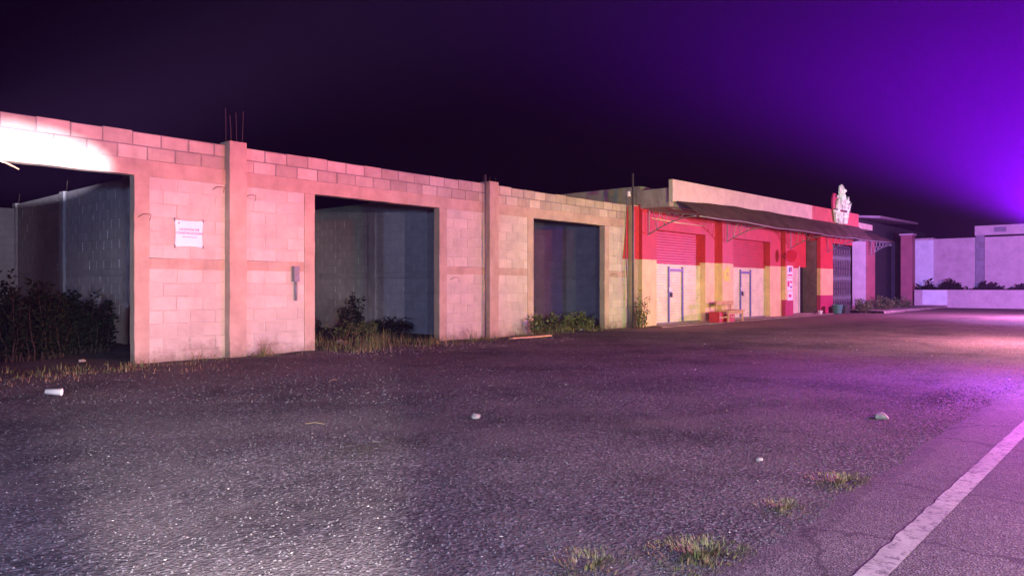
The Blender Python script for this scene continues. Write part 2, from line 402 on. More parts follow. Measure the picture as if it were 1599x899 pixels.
# columns and openings
cols = [(-.20, .08), (5.66, 5.94), (11.53, 11.81), (17.17, 17.45)]
ops = [(1.42, 4.30), (7.28, 10.20), (13.16, 16.05)]
JW = .20
def wobbly_box(x0, x1, y0, y1, z0, z1, step=.14, amp=.005):
    """cast concrete with slightly uneven edges: stacked rings"""
    mb = MB(); n = max(2, int((z1 - z0) / step)); vs = []; fs = []
    for i in range(n + 1):
        z = z0 + (z1 - z0) * i / n
        a = [rnd(-amp, amp) for _ in range(4)]
        vs += [(x0 + a[0], y0 + a[1] * .6, z), (x1 + a[2], y0 + a[1] * .6, z), (x1 + a[2], y1, z), (x0 + a[0], y1, z)]
    for i in range(n):
        for k in range(4): fs.append((i * 4 + k, i * 4 + (k + 1) % 4, i * 4 + 4 + (k + 1) % 4, i * 4 + 4 + k))
    fs += [(3, 2, 1, 0), (n * 4, n * 4 + 1, n * 4 + 2, n * 4 + 3)]
    return mb.add(vs, fs)
def wobbly_beam(x0, x1, y0, y1, z0, z1, step=.22, amp=.005):
    mb = MB(); n = max(2, int((x1 - x0) / step)); vs = []; fs = []
    for i in range(n + 1):
        x = x0 + (x1 - x0) * i / n; a = [rnd(-amp, amp) for _ in range(3)]
        vs += [(x, y0 + a[0] * .6, z0 + a[1]), (x, y1, z0 + a[1]), (x, y1, z1 + a[2]), (x, y0 + a[0] * .6, z1 + a[2])]
    for i in range(n):
        for k in range(4): fs.append((i * 4 + k, i * 4 + 4 + k, i * 4 + 4 + (k + 1) % 4, i * 4 + (k + 1) % 4))
    fs += [(0, 1, 2, 3), (n * 4 + 3, n * 4 + 2, n * 4 + 1, n * 4)]
    return mb.add(vs, fs)
for ci, (a, b) in enumerate(cols):
    c = wobbly_box(a, b, 10.91, 11.225, -.05, 3.37 if ci != 3 else 3.33).build('column', 'concrete', ub)
    hts = {0: .5, 1: .50, 2: .14, 3: .0}[ci]
    if hts:
        for (dx, dy) in ((.05, .05), (.23, .05), (.05, .22), (.23, .22)):
            t = rnd(-.03, .03); hh = hts * rnd(.75, 1.15)
            MB().tube([(a + dx, 10.91 + dy, 3.3), (a + dx + t * .5, 10.91 + dy, 3.37 + hh * .5), (a + dx + t, 10.92 + dy, 3.37 + hh)], .004, 6).build('rebar', 'rust', c)
for (a, b) in ops:
    wobbly_box(a - JW, a, Y0 - .006, Y1 + .004, -.05, 2.70, amp=.004).build('door_jamb', 'concrete', ub)
    wobbly_box(b, b + JW, Y0 - .006, Y1 + .004, -.05, 2.70, amp=.004).build('door_jamb', 'concrete', ub)
for i in range(3):
    xa, xb = cols[i][1], cols[i + 1][0]
    wobbly_beam(xa - .001, xb + .001, Y0 - .01, Y1 + .006, 2.702, 2.93).build('ring_beam', 'concrete', ub)
    core, blk = MB(), MB()
    blocks(core, blk, (xa, Y0), (1, 0), (0, -1), xb - xa, 2.932, 3.332, off=i, topjag=1, jig=.006)
    pc = blk.build('block_course', 'block', ub); core.build('mortar', 'mortar', pc)
    for (pa, pb) in ((xa, ops[i][0] - JW), (ops[i][1] + JW, xb)):
        for (za, zb, o_) in ((-.04, 1.36, 0), (1.52, 2.70, 1)):
            core, blk = MB(), MB()
            blocks(core, blk, (pa, Y0), (1, 0), (0, -1), pb - pa, za, zb, proud=.005, off=o_, jig=.003)
            pc = blk.build('block_panel', 'block_old', ub); core.build('mortar', 'mortar_light', pc)
        wobbly_beam(pa - .001, pb + .001, Y0 + .004, Y1 - .002, 1.361, 1.519, amp=.007).build('mid_beam', 'concrete', ub)
for xi, px in enumerate((-.14, 5.72, 11.60, 17.22)):
    for (za, zb, o_) in ((-.04, 1.32, 0), (1.46, 3.10, 1)):
        core, blk = MB(), MB()
        blocks(core, blk, (px, Y1 + .02), (0, 1), (-1, 0), 11.0, za, zb, thick=.14, off=o_, jig=.003)
        pc = blk.build('partition_wall', 'block_dark', ub); core.build('mortar', 'mortar_in', pc)
    MB().box(px + .006, px + .134, Y1 + .03, 22.2, 1.321, 1.459).build('partition_beam', 'mortar_in', ub)
    MB().box(px - .004, px + .145, Y1 + .03, 22.2, 3.095, 3.22).build('partition_beam', 'mortar_in', ub)
    for yy in (14.9, 18.5, 22.05):
        c = MB().box(px - .05, px + .19, yy, yy + .26, -.05, 3.24).build('column', 'mortar_in', ub)
        MB().tube([(px + .05, yy + .1, 3.2), (px + .07, yy + .1, 3.5)], .006, 5).build('rebar', 'rust', c)
for i in range(3):
    core, blk = MB(), MB()
    xs = (-.14, 5.72, 11.60, 17.22)
    blocks(core, blk, (xs[i] + .19, 22.1), (1, 0), (0, -1), xs[i + 1] - xs[i] - .24, -.04, 3.1, thick=.14, jig=.003)
    pc = blk.build('back_wall', 'block_dark', ub); core.build('mortar', 'mortar_in', pc)
# loose tie wires poking from the wall
for (x, z) in ((5.98, 2.52), (5.45, 2.60), (10.5, 1.25), (16.3, 1.4), (4.35, 2.1)):
    MB().tube([(x, 11.05, z), (x + .05, 10.98, z + .05), (x + .13, 10.93, z + .04), (x + .10, 10.90, z - .05)], .0045, 5).build('tie_wire', 'rust', ub)

o = MB().tube([(2.45, 10.98, 2.74), (2.72, 10.95, 2.66), (2.86, 10.97, 2.60)], .016, 5, .008).build('broken_stick', 'wood'); tag(o, 'pale broken stick hanging under the lintel of the first open bay', 'stick')
# ---- meter box
mt = empty('meter_box', 'narrow grey electrical box with a conduit stub below it on the block wall', 'electrical box')
box('enclosure', 'greybox', mt, 6.83, 6.93, 10.965, 11.054, 1.19, 1.45, bevel=.006)
MB().tube([(6.885, 11.01, .87), (6.885, 11.01, 1.19)], .022, 8).build('conduit', 'greybox', mt, smooth=True)
MB().tube([(6.855, 10.96, 1.33), (6.905, 10.96, 1.33)], .006, 6).build('latch', 'steel', mt)

# ---- licence banner
def text_mesh(body, size, loc, mat, parent, name='lettering', rotz=0, ext=.0008, align='CENTER', sx=1.0):
    cu = bpy.data.curves.new(name, 'FONT'); cu.body = body; cu.size = size; cu.extrude = ext; cu.align_x = align
    t = bpy.data.objects.new(name, cu); COL.objects.link(t); bpy.context.view_layer.update()
    me = bpy.data.meshes.new_from_object(t.evaluated_get(bpy.context.evaluated_depsgraph_get()))
    COL.objects.unlink(t); bpy.data.objects.remove(t)
    o = bpy.data.objects.new(name, me); COL.objects.link(o); me.materials.clear(); me.materials.append(M[mat])
    o.location = loc; o.rotation_euler = (pi / 2, 0, rotz); o.scale = (sx, 1, 1); o.parent = parent
    return o
lb = empty('construction_sign', 'white square notice tied to the pink lit block wall, reading LICENCIA DE CONSTRUCCION', 'sign')
x0, x1, z0, z1 = 4.87, 5.30, 1.70, 2.10
vs = []; fs = []; n = 14
for j in range(n + 1):
    for i in range(n + 1):
        u, v = i / n, j / n
        pull = .018 * (sin(pi * u)); 
        x = x0 + (x1 - x0) * u + .014 * sin(pi * v) * (1 if u < .5 else -1) * abs(1 - 2 * u)
        z = z0 + (z1 - z0) * v + .012 * sin(pi * u) * (1 if v < .5 else -1) * abs(1 - 2 * v)
        vs.append((x, 11.043 + .004 * sin(u * 7 + v * 3), z))
m = n + 1
fs = [(j * m + i, j * m + i + 1, (j + 1) * m + i + 1, (j + 1) * m + i) for j in range(n) for i in range(n)]
bk = len(vs); vs += [(a, b + .002, c) for a, b, c in vs]; fs += [tuple(bk + q for q in f[::-1]) for f in fs]
MB().add(vs, fs).build('sheet', 'vinyl', lb, smooth=True)
cx = (x0 + x1) / 2
text_mesh('LICENCIA DE', .052, (cx, 11.034, 1.945), 'ink_red', lb)
text_mesh('CONSTRUCCIÓN', .052, (cx, 11.034, 1.890), 'ink_red', lb, sx=.96)
for (z, w) in ((1.845, .22), (1.800, .10)): box('print_line', 'ink_grey' if z > 1.82 else 'vinyl', lb, cx - w / 2, cx + w / 2, 11.0335, 11.0365, z, z + .009)
MB().prism([(x0 + .04, 2.05), (x0 + .055, 2.035), (x0 + .07, 2.055), (x0 + .06, 2.07)], 11.033, 11.036).build('printed_mark', 'ink_grey', lb)
for (x, z) in ((x0, z1), (x1, z1 - .005), (x0 + .003, z0), (x1, z0 + .004)):
    MB().lathe([(0, -.02), (.010, -.02), (.010, 0.03), (0, .03)], (x, 11.045, z), 8).build('corner_tie', 'ink_grey', lb)

# ================================================================== SHOP
XS0, XS1, YF = 17.47, 37.0, 10.85
sh = empty('shop_building', 'low row of red and yellow painted shops with roller shutters under a tin awning', 'building')
def P(name, mat, *a, par=sh, bevel=0): return box(name, mat, par, *a, bevel=bevel)
O1 = (18.32, 21.25); O2 = (23.22, 26.24)
for (a, b) in ((XS0, O1[0]), (O1[1], O2[0]), (O2[1], 27.3)):
    P('wall', 'shop', a, b, YF, 11.25, -.05, 2.72)
P('wall', 'shop', XS0, 28.0, YF - .002, 11.25, 2.722, 3.36)
P('wall', 'shop', 28.0, 31.0, 11.25, 11.4, 1.9, 3.36)
P('wall', 'shop', 31.0, 37.0, 10.95, 11.4, 3.0, 3.36)
P('pilaster', 'shop', 22.08, 22.62, YF - .17, YF - .003, -.05, 3.22)
P('pilaster', 'shop', XS0 - .006, 17.95, YF - .06, YF - .003, -.05, 3.22)
P('pilaster', 'shop_base', 27.3, 28.05, YF - .15, 11.25, -.05, 3.22)
P('side_wall', 'cream', XS0 + .001, XS0 + .15, 11.252, 19, -.05, 3.36)
P('side_wall', 'cream', 36.8, 36.96, 11.252, 19, -.05, 3.36)
MB().add([(16.90, 11.046, 1.86), (17.165, 11.046, 1.86), (17.165, 11.046, 3.32), (17.14, 11.046, 3.32), (16.90, 11.056, 1.86), (17.165, 11.056, 1.86), (17.165, 11.056, 3.32), (17.14, 11.056, 3.32)],
         [(0, 1, 2, 3), (7, 6, 5, 4), (0, 3, 7, 4), (0, 4, 5, 1)]).build('paint_patch', 'red', sh)
P('paint_patch', 'red', 17.17, 17.464, 10.896, 10.904, 1.86, 3.30)
# back recess at entrance: panel, doorway, inner return wall
P('entrance_wall', 'shop', 28.05, 29.5, 11.3, 11.4, -.05, 3.0)
P('door_header', 'entry_dark', 29.5, 31.0, 11.28, 11.4, 1.95, 3.0)
P('return_wall', 'entry_dark', 30.90, 31.05, 10.84, 11.4, -.05, 3.0)
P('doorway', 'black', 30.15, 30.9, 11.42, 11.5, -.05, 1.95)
pl = MB()
for i in range(24): pl.box(29.5, 30.12, 11.300 - (.008 if i % 2 else 0), 11.36, .03 + i * .08, .03 + i * .08 + .078)
dp = pl.build('door_panel', 'door_panel', sh)
P('door_edge', 'neigh_white', 30.12, 30.17, 11.24, 11.36, .03, 1.95, par=dp)
# tall pillar in red, yellow and magenta bands
P('entrance_pillar', 'shop_pillar', 30.92, 32.4, YF - .17, YF - .02, -.05, 3.22)
pil = P('entrance_pillar', 'shop_pillar', 31.06, 32.4, YF - .018, 11.25, -.05, 3.22)
# end wall projecting (pale side, reddish front)
P('end_wall', 'neigh_wall', 35.8, 37.0, 10.36, 10.94, -.05, 3.2)
P('end_wall_face', 'neigh_red', 35.802, 37.0, 10.30, 10.358, -.05, 3.22)
# gate
def shutter(x0, x1, y, name='roller_shutter', wicket=None):
    mb = MB(); z = .06; vs = []; fs = []; k = 0
    prof = []
    while z < 2.74:
        prof += [(y, z), (y - .012, z + .018), (y - .012, z + .052), (y, z + .068)]; z += .078
    for (yy, zz) in prof: vs += [(x0, yy, zz), (x1, yy, zz)]
    for i in range(len(prof) - 1): fs.append((2 * i, 2 * i + 1, 2 * i + 3, 2 * i + 2))
    o = mb.add(vs, fs).build(name, 'shutter', sh)
    MB().box(x0 - .01, x1 + .01, y - .03, y + .02, .0, .062).build('bottom_bar', 'steel', o)
    MB().box(x0 - .03, x0 + .03, y - .03, y + .06, .062, 2.72).build('guide_rail', 'steel', o)
    a, b = wicket
    for xx in (a, b): MB().box(xx - .035, xx + .035, y - .045, y - .013, .07, 1.70).build('wicket_post', 'blue_frame', o)
    MB().box(a + .036, b - .036, y - .042, y - .013, 1.56, 1.64).build('wicket_header', 'blue_frame', o)
    MB().box(a - .02, a + .14, y - .052, y - .046, .98, 1.10).build('lock_plate', 'neigh_white', o)
    MB().box(a + .06, a + .13, y - .085, y - .047, .80, .93).build('padlock', 'darkpot', o)
    MB().box(a + .04, a + .16, y - .05, y - .013, .86, .96).build('hasp', 'blue_frame', o)
    return o
shutter(O1[0], O1[1], 11.05, wicket=(19.30, 20.12))
shutter(O2[0], O2[1], 11.05, wicket=(24.15, 24.95))
P('sill', 'walk', O1[0], O1[1], 10.80, 11.1, -.02, .035); P('sill', 'walk', O2[0], O2[1], 10.80, 11.1, -.02, .045)
P('sill', 'walk', 28.06, 30.89, 10.75, 11.3, -.02, .05)
g = MB().box(32.42, 35.79, 11.02, 11.05, .12, 2.95)
def gatemat():
    m, nt, b = newmat('gate_sheet')
    pos = N(nt, 'ShaderNodeNewGeometry').outputs['Position']
    b.inputs['Base Color'].default_value = (.09, .05, .10, 1); b.inputs['Metallic'].default_value = .85; b.inputs['Roughness'].default_value = .28
    mp = N(nt, 'ShaderNodeMapping'); mp.inputs['Scale'].default_value = (1, 1, .35); nt.links.new(pos, mp.inputs[0])
    n = noise_n(nt, 5, 4, .6, mp.outputs[0]); bump(nt, b, n.outputs[0], 1.0, .12)
    return m
M['gate'] = gatemat()
gt = g.build('gate', 'gate', sh)
bars = MB()
for i in range(15): bars.tube([(32.5 + i * .23, 11.0, .14), (32.5 + i * .23, 11.0, 2.93)], .014, 6)
for z in (.2, 1.0, 1.9, 2.85): bars.box(32.43, 35.78, 10.98, 10.998, z, z + .05)
bars.build('gate_bars', 'darkpot', gt)
for i in range(14):
    sc = MB()
    for z in (.6, 1.45, 2.35):
        c = Vector((32.61 + i * .23, 10.985, z)); sc.tube([c + Vector((.09 * cos(t) * (1 - t / 14), 0, .22 * sin(t) * (1 - t / 16))) for t in [k * .5 for k in range(18)]], .009, 5)
    sc.tube([(32.61 + i * .23, 11.0, .3), (32.61 + i * .23, 11.0, 2.8)], .006, 4)
    sc.build('gate_scroll', 'steel', gt)

# roof slab, fascia
P('roof_slab', 'slab', XS0, 37.0, YF + .004, 19.2, 3.362, 3.86)
P('slab_overhang', 'slab', XS0, 33.0, 9.96, YF, 3.25, 3.74)
def zbf(x): return 3.36 + .15 * min(1, (x - 17.4) / 3.6) + max(0, x - 21) / 12 * .09
def fascia(x0, x1, mat, name):
    zb = zbf
    zt = lambda x: 3.95 + (x - 17.4) / 15.6 * .21
    n = 12; xs = [x0 + (x1 - x0) * i / n for i in range(n + 1)]; vs = []; fs = []
    for x in xs: vs += [(x, 9.83, zb(x)), (x, 9.83, zt(x)), (x, 9.955, zt(x)), (x, 9.955, zb(x))]
    for i in range(n):
        for k in range(4): fs.append((i * 4 + k, i * 4 + (k + 1) % 4, i * 4 + 4 + (k + 1) % 4, i * 4 + 4 + k))
    fs += [(3, 2, 1, 0), (n * 4, n * 4 + 1, n * 4 + 2, n * 4 + 3)]
    MB().add(vs, fs).build(name, mat, sh, bevel=.008)
fascia(17.42, 27.6, 'cream', 'fascia'); fascia(27.6, 33.0, 'fascia_red', 'fascia')
P('slab_edge', 'cream', 33.02, 36.6, 10.3, YF + .0, 3.70, 3.95)
# tin awning
aw = empty('awning', '', ''); del aw['label']; del aw['category']; aw.parent = sh
def outz(x): return 3.0 + .015 * sin(x * 1.3) + .025 * noise.noise((x * .8, 0, 0)) + .09 * max(0, x - 29) / 7
XA0, XA1, YA = 17.6, 36.2, 9.25
vs = []; fs = []; x = XA0; k = 0; rows = 5
while x <= XA1 + .001:
    yt = 9.80 + max(0, min(1, (x - 32.9) / .3)) * .7; zt_ = zbf(x) + .01
    for j in range(rows + 1):
        t = j / rows; y = yt + (YA - yt) * t + .02 * noise.noise((x * 2, 0, 7)) * t
        z = zt_ + (outz(x) - zt_) * t + .035 * sin(pi * t) + .010 * sin(k * pi / 2) + .03 * noise.noise((x * .7, t * 2, 7))
        vs.append((x + .25 * t * (x < 18), y, z))
    x += .04; k += 1
m = rows + 1
fs = [(i * m + j, (i + 1) * m + j, (i + 1) * m + j + 1, i * m + j + 1) for i in range(k - 1) for j in range(rows)]
sheet = MB().add(vs, fs).build('awning_sheet', 'tin', aw)
so = sheet.modifiers.new('solid', 'SOLIDIFY'); so.thickness = .004
MB().tube([(x, YA + .05, outz(x) - .02) for x in [XA0 + .25 + i * .5 for i in range(37)]], .02, 6).build('front_tube', 'steel', aw, smooth=True)
MB().tube([(XA0, 9.95, 3.20), (XA1, 9.95, 3.18)], .018, 6).build('purlin', 'steel', aw)
for bi, x in enumerate((17.72, 22.3, 27.6, 31.6, 35.9)):
    yw = YF - (.20 if bi else .09) - (.03 if bi != 4 else .5)
    b = MB(); ch = []
    for i in range(13):
        t = i / 12; ch.append((x, yw + (YA + .06 - yw) * t, 2.55 + (2.96 - 2.55) * (1 - (1 - t) ** 1.7) + .02 * sin(pi * t)))
    br = MB().tube(ch, .016, 6).build('bracket', 'steel', aw, smooth=True)
    b.tube([(x, yw, 2.52), (x, yw, 3.2)], .016, 6); b.tube([(x, yw, 3.2), (x, YA + .06, 2.99)], .014, 6)
    for t in (.18, .36, .54, .74):
        i = int(t * 12); p = ch[i]; b.tube([p, (x, p[1] - .10, 3.19 - .2 * t)], .009, 5); b.tube([(x, p[1] + .10, 3.2 - .19 * t), p], .009, 5)
    b.build('bracket_struts', 'steel', br)
# pale conduit along the shop wall
pc = MB().tube([(18.0, YF - .03, 3.02), (19.5, YF - .03, 2.985), (21.2, YF - .03, 2.99)], .016, 6).build('wall_conduit', 'palepipe', sh, smooth=True)

# ---- emblem on fascia
em = empty('roof_emblem', 'tall crown shaped white and red emblem standing on the red end of the shop fascia', 'sign')
def epoly(pts, mat, name, y0=9.70, y1=9.76): return MB().prism([(29.35 + a * 2.3, 3.62 + b * 1.55) for a, b in pts], y0, y1).build(name, mat, em)
epoly([(.12, .30), (.20, 0), (.45, -.02), (.78, .01), (.88, .31), (.60, .28), (.40, .28)], 'silver', 'lower_bowl')
epoly([(.26, .33), (.88, .35), (.98, .58), (.86, .50), (.84, .72), (.72, .60), (.66, .74), (.56, .50), (.48, .70), (.44, .46), (.34, .62), (.24, .48)], 'silver', 'leaf_row', 9.68, 9.74)
epoly([(.48, .60), (.44, .80), (.47, .95), (.56, 1.0), (.66, .95), (.70, .80), (.66, .60)], 'silver', 'top_lobe', 9.74, 9.80)
epoly([(.12, .30), (.10, .56), (.16, .72), (.28, .72), (.40, .60), (.30, .34)], 'emb_red', 'side_panel', 9.765, 9.82)
epoly([(.14, .315), (.92, .335), (.92, .35), (.14, .33)], 'ink_grey', 'band', 9.675, 9.74)
random.seed(5)
for i in range(11):
    a = rnd(.24, .80); b = rnd(.04, .80); w = rnd(.05, .09); h = rnd(.08, .2)
    if b + h > .7: a = rnd(.48, .60)
    c = (29.35 + (a + w / 2) * 2.3, 9.60 + rnd(0, .03), 3.62 + (b + h / 2) * 1.55); q = [(29.35 + u * 2.3, 9.70, 3.62 + v * 1.55) for u, v in ((a, b), (a + w, b + rnd(-.03, .03)), (a + w * rnd(.4, 1), b + h), (a - .01, b + h * .8))]
    MB().add(q + [c], [(0, 1, 4), (1, 2, 4), (2, 3, 4), (3, 0, 4), (3, 2, 1, 0)]).build('facet', 'silver', em)
for xx in (30.2, 31.1): MB().tube([(xx, 9.80, 3.6), (xx, 9.83, 4.3)], .02, 6).build('mount', 'steel', em)

# ---- mast and cable at the shop corner
ms = empty('service_mast', 'thin dark electricity mast rising past the roof corner between block wall and shops', 'mast')
MB().tube([(17.02, 10.80, -.02), (17.02, 10.80, 2.2), (17.0, 10.80, 4.15)], .028, 8).build('pole', 'pipe', ms, smooth=True)
MB().lathe([(0, -.06), (.05, -.06), (.06, -.02), (.045, .03), (.06, .05), (.02, .09), (0, .09)], (16.86, 10.84, 3.58), 10).build('insulator', 'neigh_white', ms, smooth=True)
MB().tube([(16.86, 10.84, 3.56), (17.02, 10.80, 3.50)], .01, 5).build('insulator_arm', 'steel', ms)
MB().tube([(16.78 + .035 * sin(z * 2.1) + .05 * (3.3 - z) / 3, 10.87, z) for z in [3.55 - i * .15 for i in range(21)]], .013, 6).build('cable', 'pipe', ms, smooth=True)
cb = MB().tube([(11.44, 10.955, z) for z in (.0, 1.0, 2.0, 3.0, 3.5)], .018, 8).build('drain_pipe', 'pipe', None, smooth=True)
tag(cb, 'thin dark pipe running up the middle column of the block wall', 'pipe')

# ---- round red sign
rs = empty('round_sign', 'round red projecting sign under the awning beside the posters', 'sign')
MB().lathe([(0, -.03), (.21, -.03), (.225, -.015), (.225, .015), (.21, .03), (0, .03)], (27.15, 10.42, 2.24), 28, 'X').build('disc', 'disc_red', rs, smooth=False)
MB().tube([(27.15, 10.62, 2.24), (27.15, 10.72, 2.24), (27.32, 10.72, 2.24)], .015, 6).build('arm', 'steel', rs)
# ---- posters
def flat_poster(name, x0, x1, z0, z1, y, label, cat, mat='paper', marks=(), group=None, shape=None):
    p = empty(name, label, cat, group)
    pts = shape or [(x0, z0), (x1, z0), (x1, z1), (x0, z1)]
    MB().prism(pts, y - .004, y).build('sheet', mat, p)
    for (a, b, c, d, mm) in marks:
        MB().box(x0 + (x1 - x0) * a, x0 + (x1 - x0) * b, y - .0065, y - .0045, z0 + (z1 - z0) * c, z0 + (z1 - z0) * d).build('printed_mark', mm, p)
    return p
yp = YF - .156
flat_poster('poster', 27.42, 27.98, 1.46, 1.90, yp, 'topmost pale poster, above two others on the shop pilaster', 'poster', marks=((.3, .6, .45, .85, 'blue_frame'), (.1, .9, .12, .25, 'ink_red'), (.65, .85, .5, .9, 'ink_red')), group='posters on the pilaster')
flat_poster('poster', 27.40, 27.96, .98, 1.42, yp, 'middle pale poster of the three on the shop pilaster', 'poster', marks=((.1, .45, .3, .8, 'ink_red'), (.55, .9, .2, .35, 'blue_frame'), (.55, .9, .6, .8, 'ink_red')), group='posters on the pilaster')
flat_poster('poster', 27.46, 27.99, .60, .94, yp, 'lowest pale poster, just above the magenta base of the pilaster', 'poster', marks=((.2, .7, .35, .65, 'ink_red'),), group='posters on the pilaster')
yq = YF - .176
flat_poster('yellow_notice', 22.14, 22.56, 1.28, 1.77, yq, 'small torn yellow notice on the pilaster above the wooden bench', 'notice', 'yellow',
            marks=((.45, .8, .5, .56, 'ink_grey'), (.45, .85, .38, .43, 'ink_grey')), shape=[(22.20, 1.30), (22.56, 1.28), (22.55, 1.74), (22.42, 1.77), (22.30, 1.66), (22.12, 1.60), (22.17, 1.48), (22.12, 1.44)])
# ---- bench
bn = empty('wooden_bench', 'small pale wooden bench with one back rail, standing beside the second shutter', 'bench')
box('backrest', 'wood', bn, 21.30, 22.50, 10.50, 10.53, .53, .66, bevel=.006)
box('seat', 'wood', bn, 21.32, 22.42, 10.08, 10.48, .34, .385, bevel=.006)
for (x, y, h) in ((21.36, 10.12, .34), (22.36, 10.12, .34), (21.36, 10.535, .64), (22.40, 10.535, .64)):
    box('leg', 'wood', bn, x - .03, x + .03, y, y + .05, 0.02, h, bevel=.004)
box('apron', 'wood', bn, 21.39, 22.33, 10.13, 10.155, .26, .338)
cr = empty('plastic_crate', 'red plastic drinks crate under the left end of the bench', 'crate')
cm = MB().box(21.48, 21.88, 10.18, 10.46, .02, .04)
for (a, b, c, d) in ((21.48, 21.88, 10.18, 10.195), (21.48, 21.88, 10.445, 10.46), (21.48, 21.495, 10.196, 10.444), (21.865, 21.88, 10.196, 10.444)):
    cm.box(a, b, c, d, .041, .14); cm.box(a, b, c, d, .19, .25)
for x in (21.48, 21.61, 21.74, 21.86): cm.box(x, x + .02, 10.181, 10.194, .141, .189)
cm.build('crate_body', 'crate', cr)
cr2 = box('wooden_box', 'crate', None, 20.98, 21.27, 10.25, 10.6, .02, .34, bevel=.01); tag(cr2, 'dull red box standing against the left side of the bench', 'box')
box('box_slat', 'wood', cr2, 20.975, 21.275, 10.24, 10.249, .14, .19)
# ---- bucket and pots
def pot(name, x, y, r, h, mat, label, cat, z=.02):
    o = MB().lathe([(0, 0), (r * .75, 0), (r, h), (r * 1.06, h), (r * 1.06, h - .02), (r * .93, h - .01), (r * .7, .02), (0, .02)], (x, y, z), 18).build(name, mat, None, smooth=False)
    tag(o, label, cat); return o
b = pot('bucket', 31.3, 10.15, .22, .36, 'teal', 'small teal bucket in front of the banded entrance pillar', 'bucket')
MB().tube([(31.3 + .22 * cos(t), 10.15 + .0, .36 + .0 - .10 * sin(t)) for t in [i * pi / 8 for i in range(9)]], .006, 5).build('handle', 'steel', b)
pot('flower_pot', 32.1, 10.1, .24, .34, 'darkpot', 'dark plant pot on the ground right of the teal bucket', 'pot')
pot('flower_pot', 30.5, 10.55, .10, .13, 'neigh_white', 'small pale bowl at the foot of the entrance pillar', 'pot')

# ================================================================== NEIGHBOURS
sd = empty('dark_shed', 'unlit dark shed with a pale tin roof edge beyond the shops', 'shed')
box('wall', 'shed', sd, 38.5, 56, 12.4, 20, -.05, 4.7)
MB().add([(42.6, 11.6, 4.78), (50.5, 11.6, 4.93), (50.5, 20, 5.6), (42.6, 20, 5.5), (42.6, 11.6, 4.90), (50.5, 11.6, 5.05), (50.5, 20, 5.72), (42.6, 20, 5.62)],
         [(0, 3, 2, 1), (4, 5, 6, 7), (0, 1, 5, 4), (1, 2, 6, 5), (3, 0, 4, 7)]).build('roof', 'neigh_wall', sd)
gp = empty('gate_pillar', 'tall dull red pillar between the dark shed and the white wall panel', 'pillar')
box('shaft', 'neigh_red', gp, 45.0, 45.6, 10.62, 11.2, -.05, 3.95)
box('cap', 'neigh_wall', gp, 44.93, 45.67, 10.56, 11.26, 3.952, 4.04)
nb = empty('neighbour_building', 'long pale plastered building facing the lot at the far right', 'building')
box('white_panel', 'neigh_white', nb, 46.9, 47.2, 9.98, 11.2, -.05, 3.75)
box('panel_cap', 'neigh_wall', nb, 46.75, 47.3, 9.95, 11.3, 3.755, 3.85)
box('wall', 'neigh_wall', nb, 47.0, 47.3, 7.95, 9.975, -.05, 3.80)
box('pilaster', 'neigh_pil', nb, 46.85, 47.3, 7.55, 7.945, -.05, 3.9)
box('wall', 'neigh_wall', nb, 47.0, 47.3, -3.0, 7.545, -.05, 3.80)
box('parapet', 'neigh_wall', nb, 46.95, 47.35, -3.0, 8.0, 3.905, 4.42)
box('vent', 'neigh_pil', nb, 46.90, 46.948, 6.55, 7.1, 4.05, 4.32)
box('roof_body', 'shed', nb, 47.31, 54, -3.0, 12.3, -.05, 3.7)
lw = box('low_wall', 'neigh_wall', None, 44.9, 45.1, 2.5, 10.5, -.05, .95, bevel=.01); tag(lw, 'low plastered planter wall in front of the neighbouring building', 'low wall')
box('white_patch', 'neigh_white', lw, 44.885, 44.897, 8.9, 10.1, .15, .93)

# ================================================================== PLANTS
def blade(mb, x, y, z, h, w, ang, lean, n=3):
    vs = []; fs = []; dx, dy = cos(ang), sin(ang)
    for i in range(n + 1):
        t = i / n; off = lean * t * t; ww = w * (1 - t) ** .7
        cxp, cyp = x + dx * off, y + dy * off
        vs += [(cxp - dy * ww, cyp + dx * ww, z + h * t * (1 - .25 * t * lean / max(h, .01))), (cxp + dy * ww, cyp - dx * ww, z + h * t * (1 - .25 * t * lean / max(h, .01)))]
    for i in range(n): fs.append((2 * i, 2 * i + 1, 2 * i + 3, 2 * i + 2))
    mb.add(vs, fs)
def leaf(mb, p, d, L, w):
    d = Vector(d).normalized(); s = d.cross(Vector((rnd(-1, 1), rnd(-1, 1), rnd(-1, 1))))
    if s.length < .05: s = Vector((0, 0, 1))
    s.normalize(); p = Vector(p)
    mb.add([p, p + d * L * .45 + s * w, p + d * L, p + d * L * .45 - s * w], [(0, 1, 2, 3)])
def tuft(name, x, y, r, n, h, label, cat='grass tuft', dry=.3, z=0, group=None):
    t = empty(name, label, cat, group); a, b = MB(), MB()
    for i in range(n):
        an = rnd(0, 2 * pi); rr = r * random.random() ** .85; hk = 1 - .65 * rr / r
        if noise.noise((x * 3 + rr * cos(an) * 14, y * 3 + rr * sin(an) * 14, 3)) < -.12: continue
        m_ = b if random.random() < dry else a
        blade(m_, x + rr * cos(an), y + rr * sin(an) * .8, gz(x, y) + z - .01, h * hk * rnd(.3, 1.5), rnd(.0015, .0035) * (1 + h), an + rnd(-.8, .8), h * rnd(.1, .9))
    if a.v: a.build('green_blades', 'grass', t)
    if b.v: b.build('dry_blades', 'straw', t)
    return t
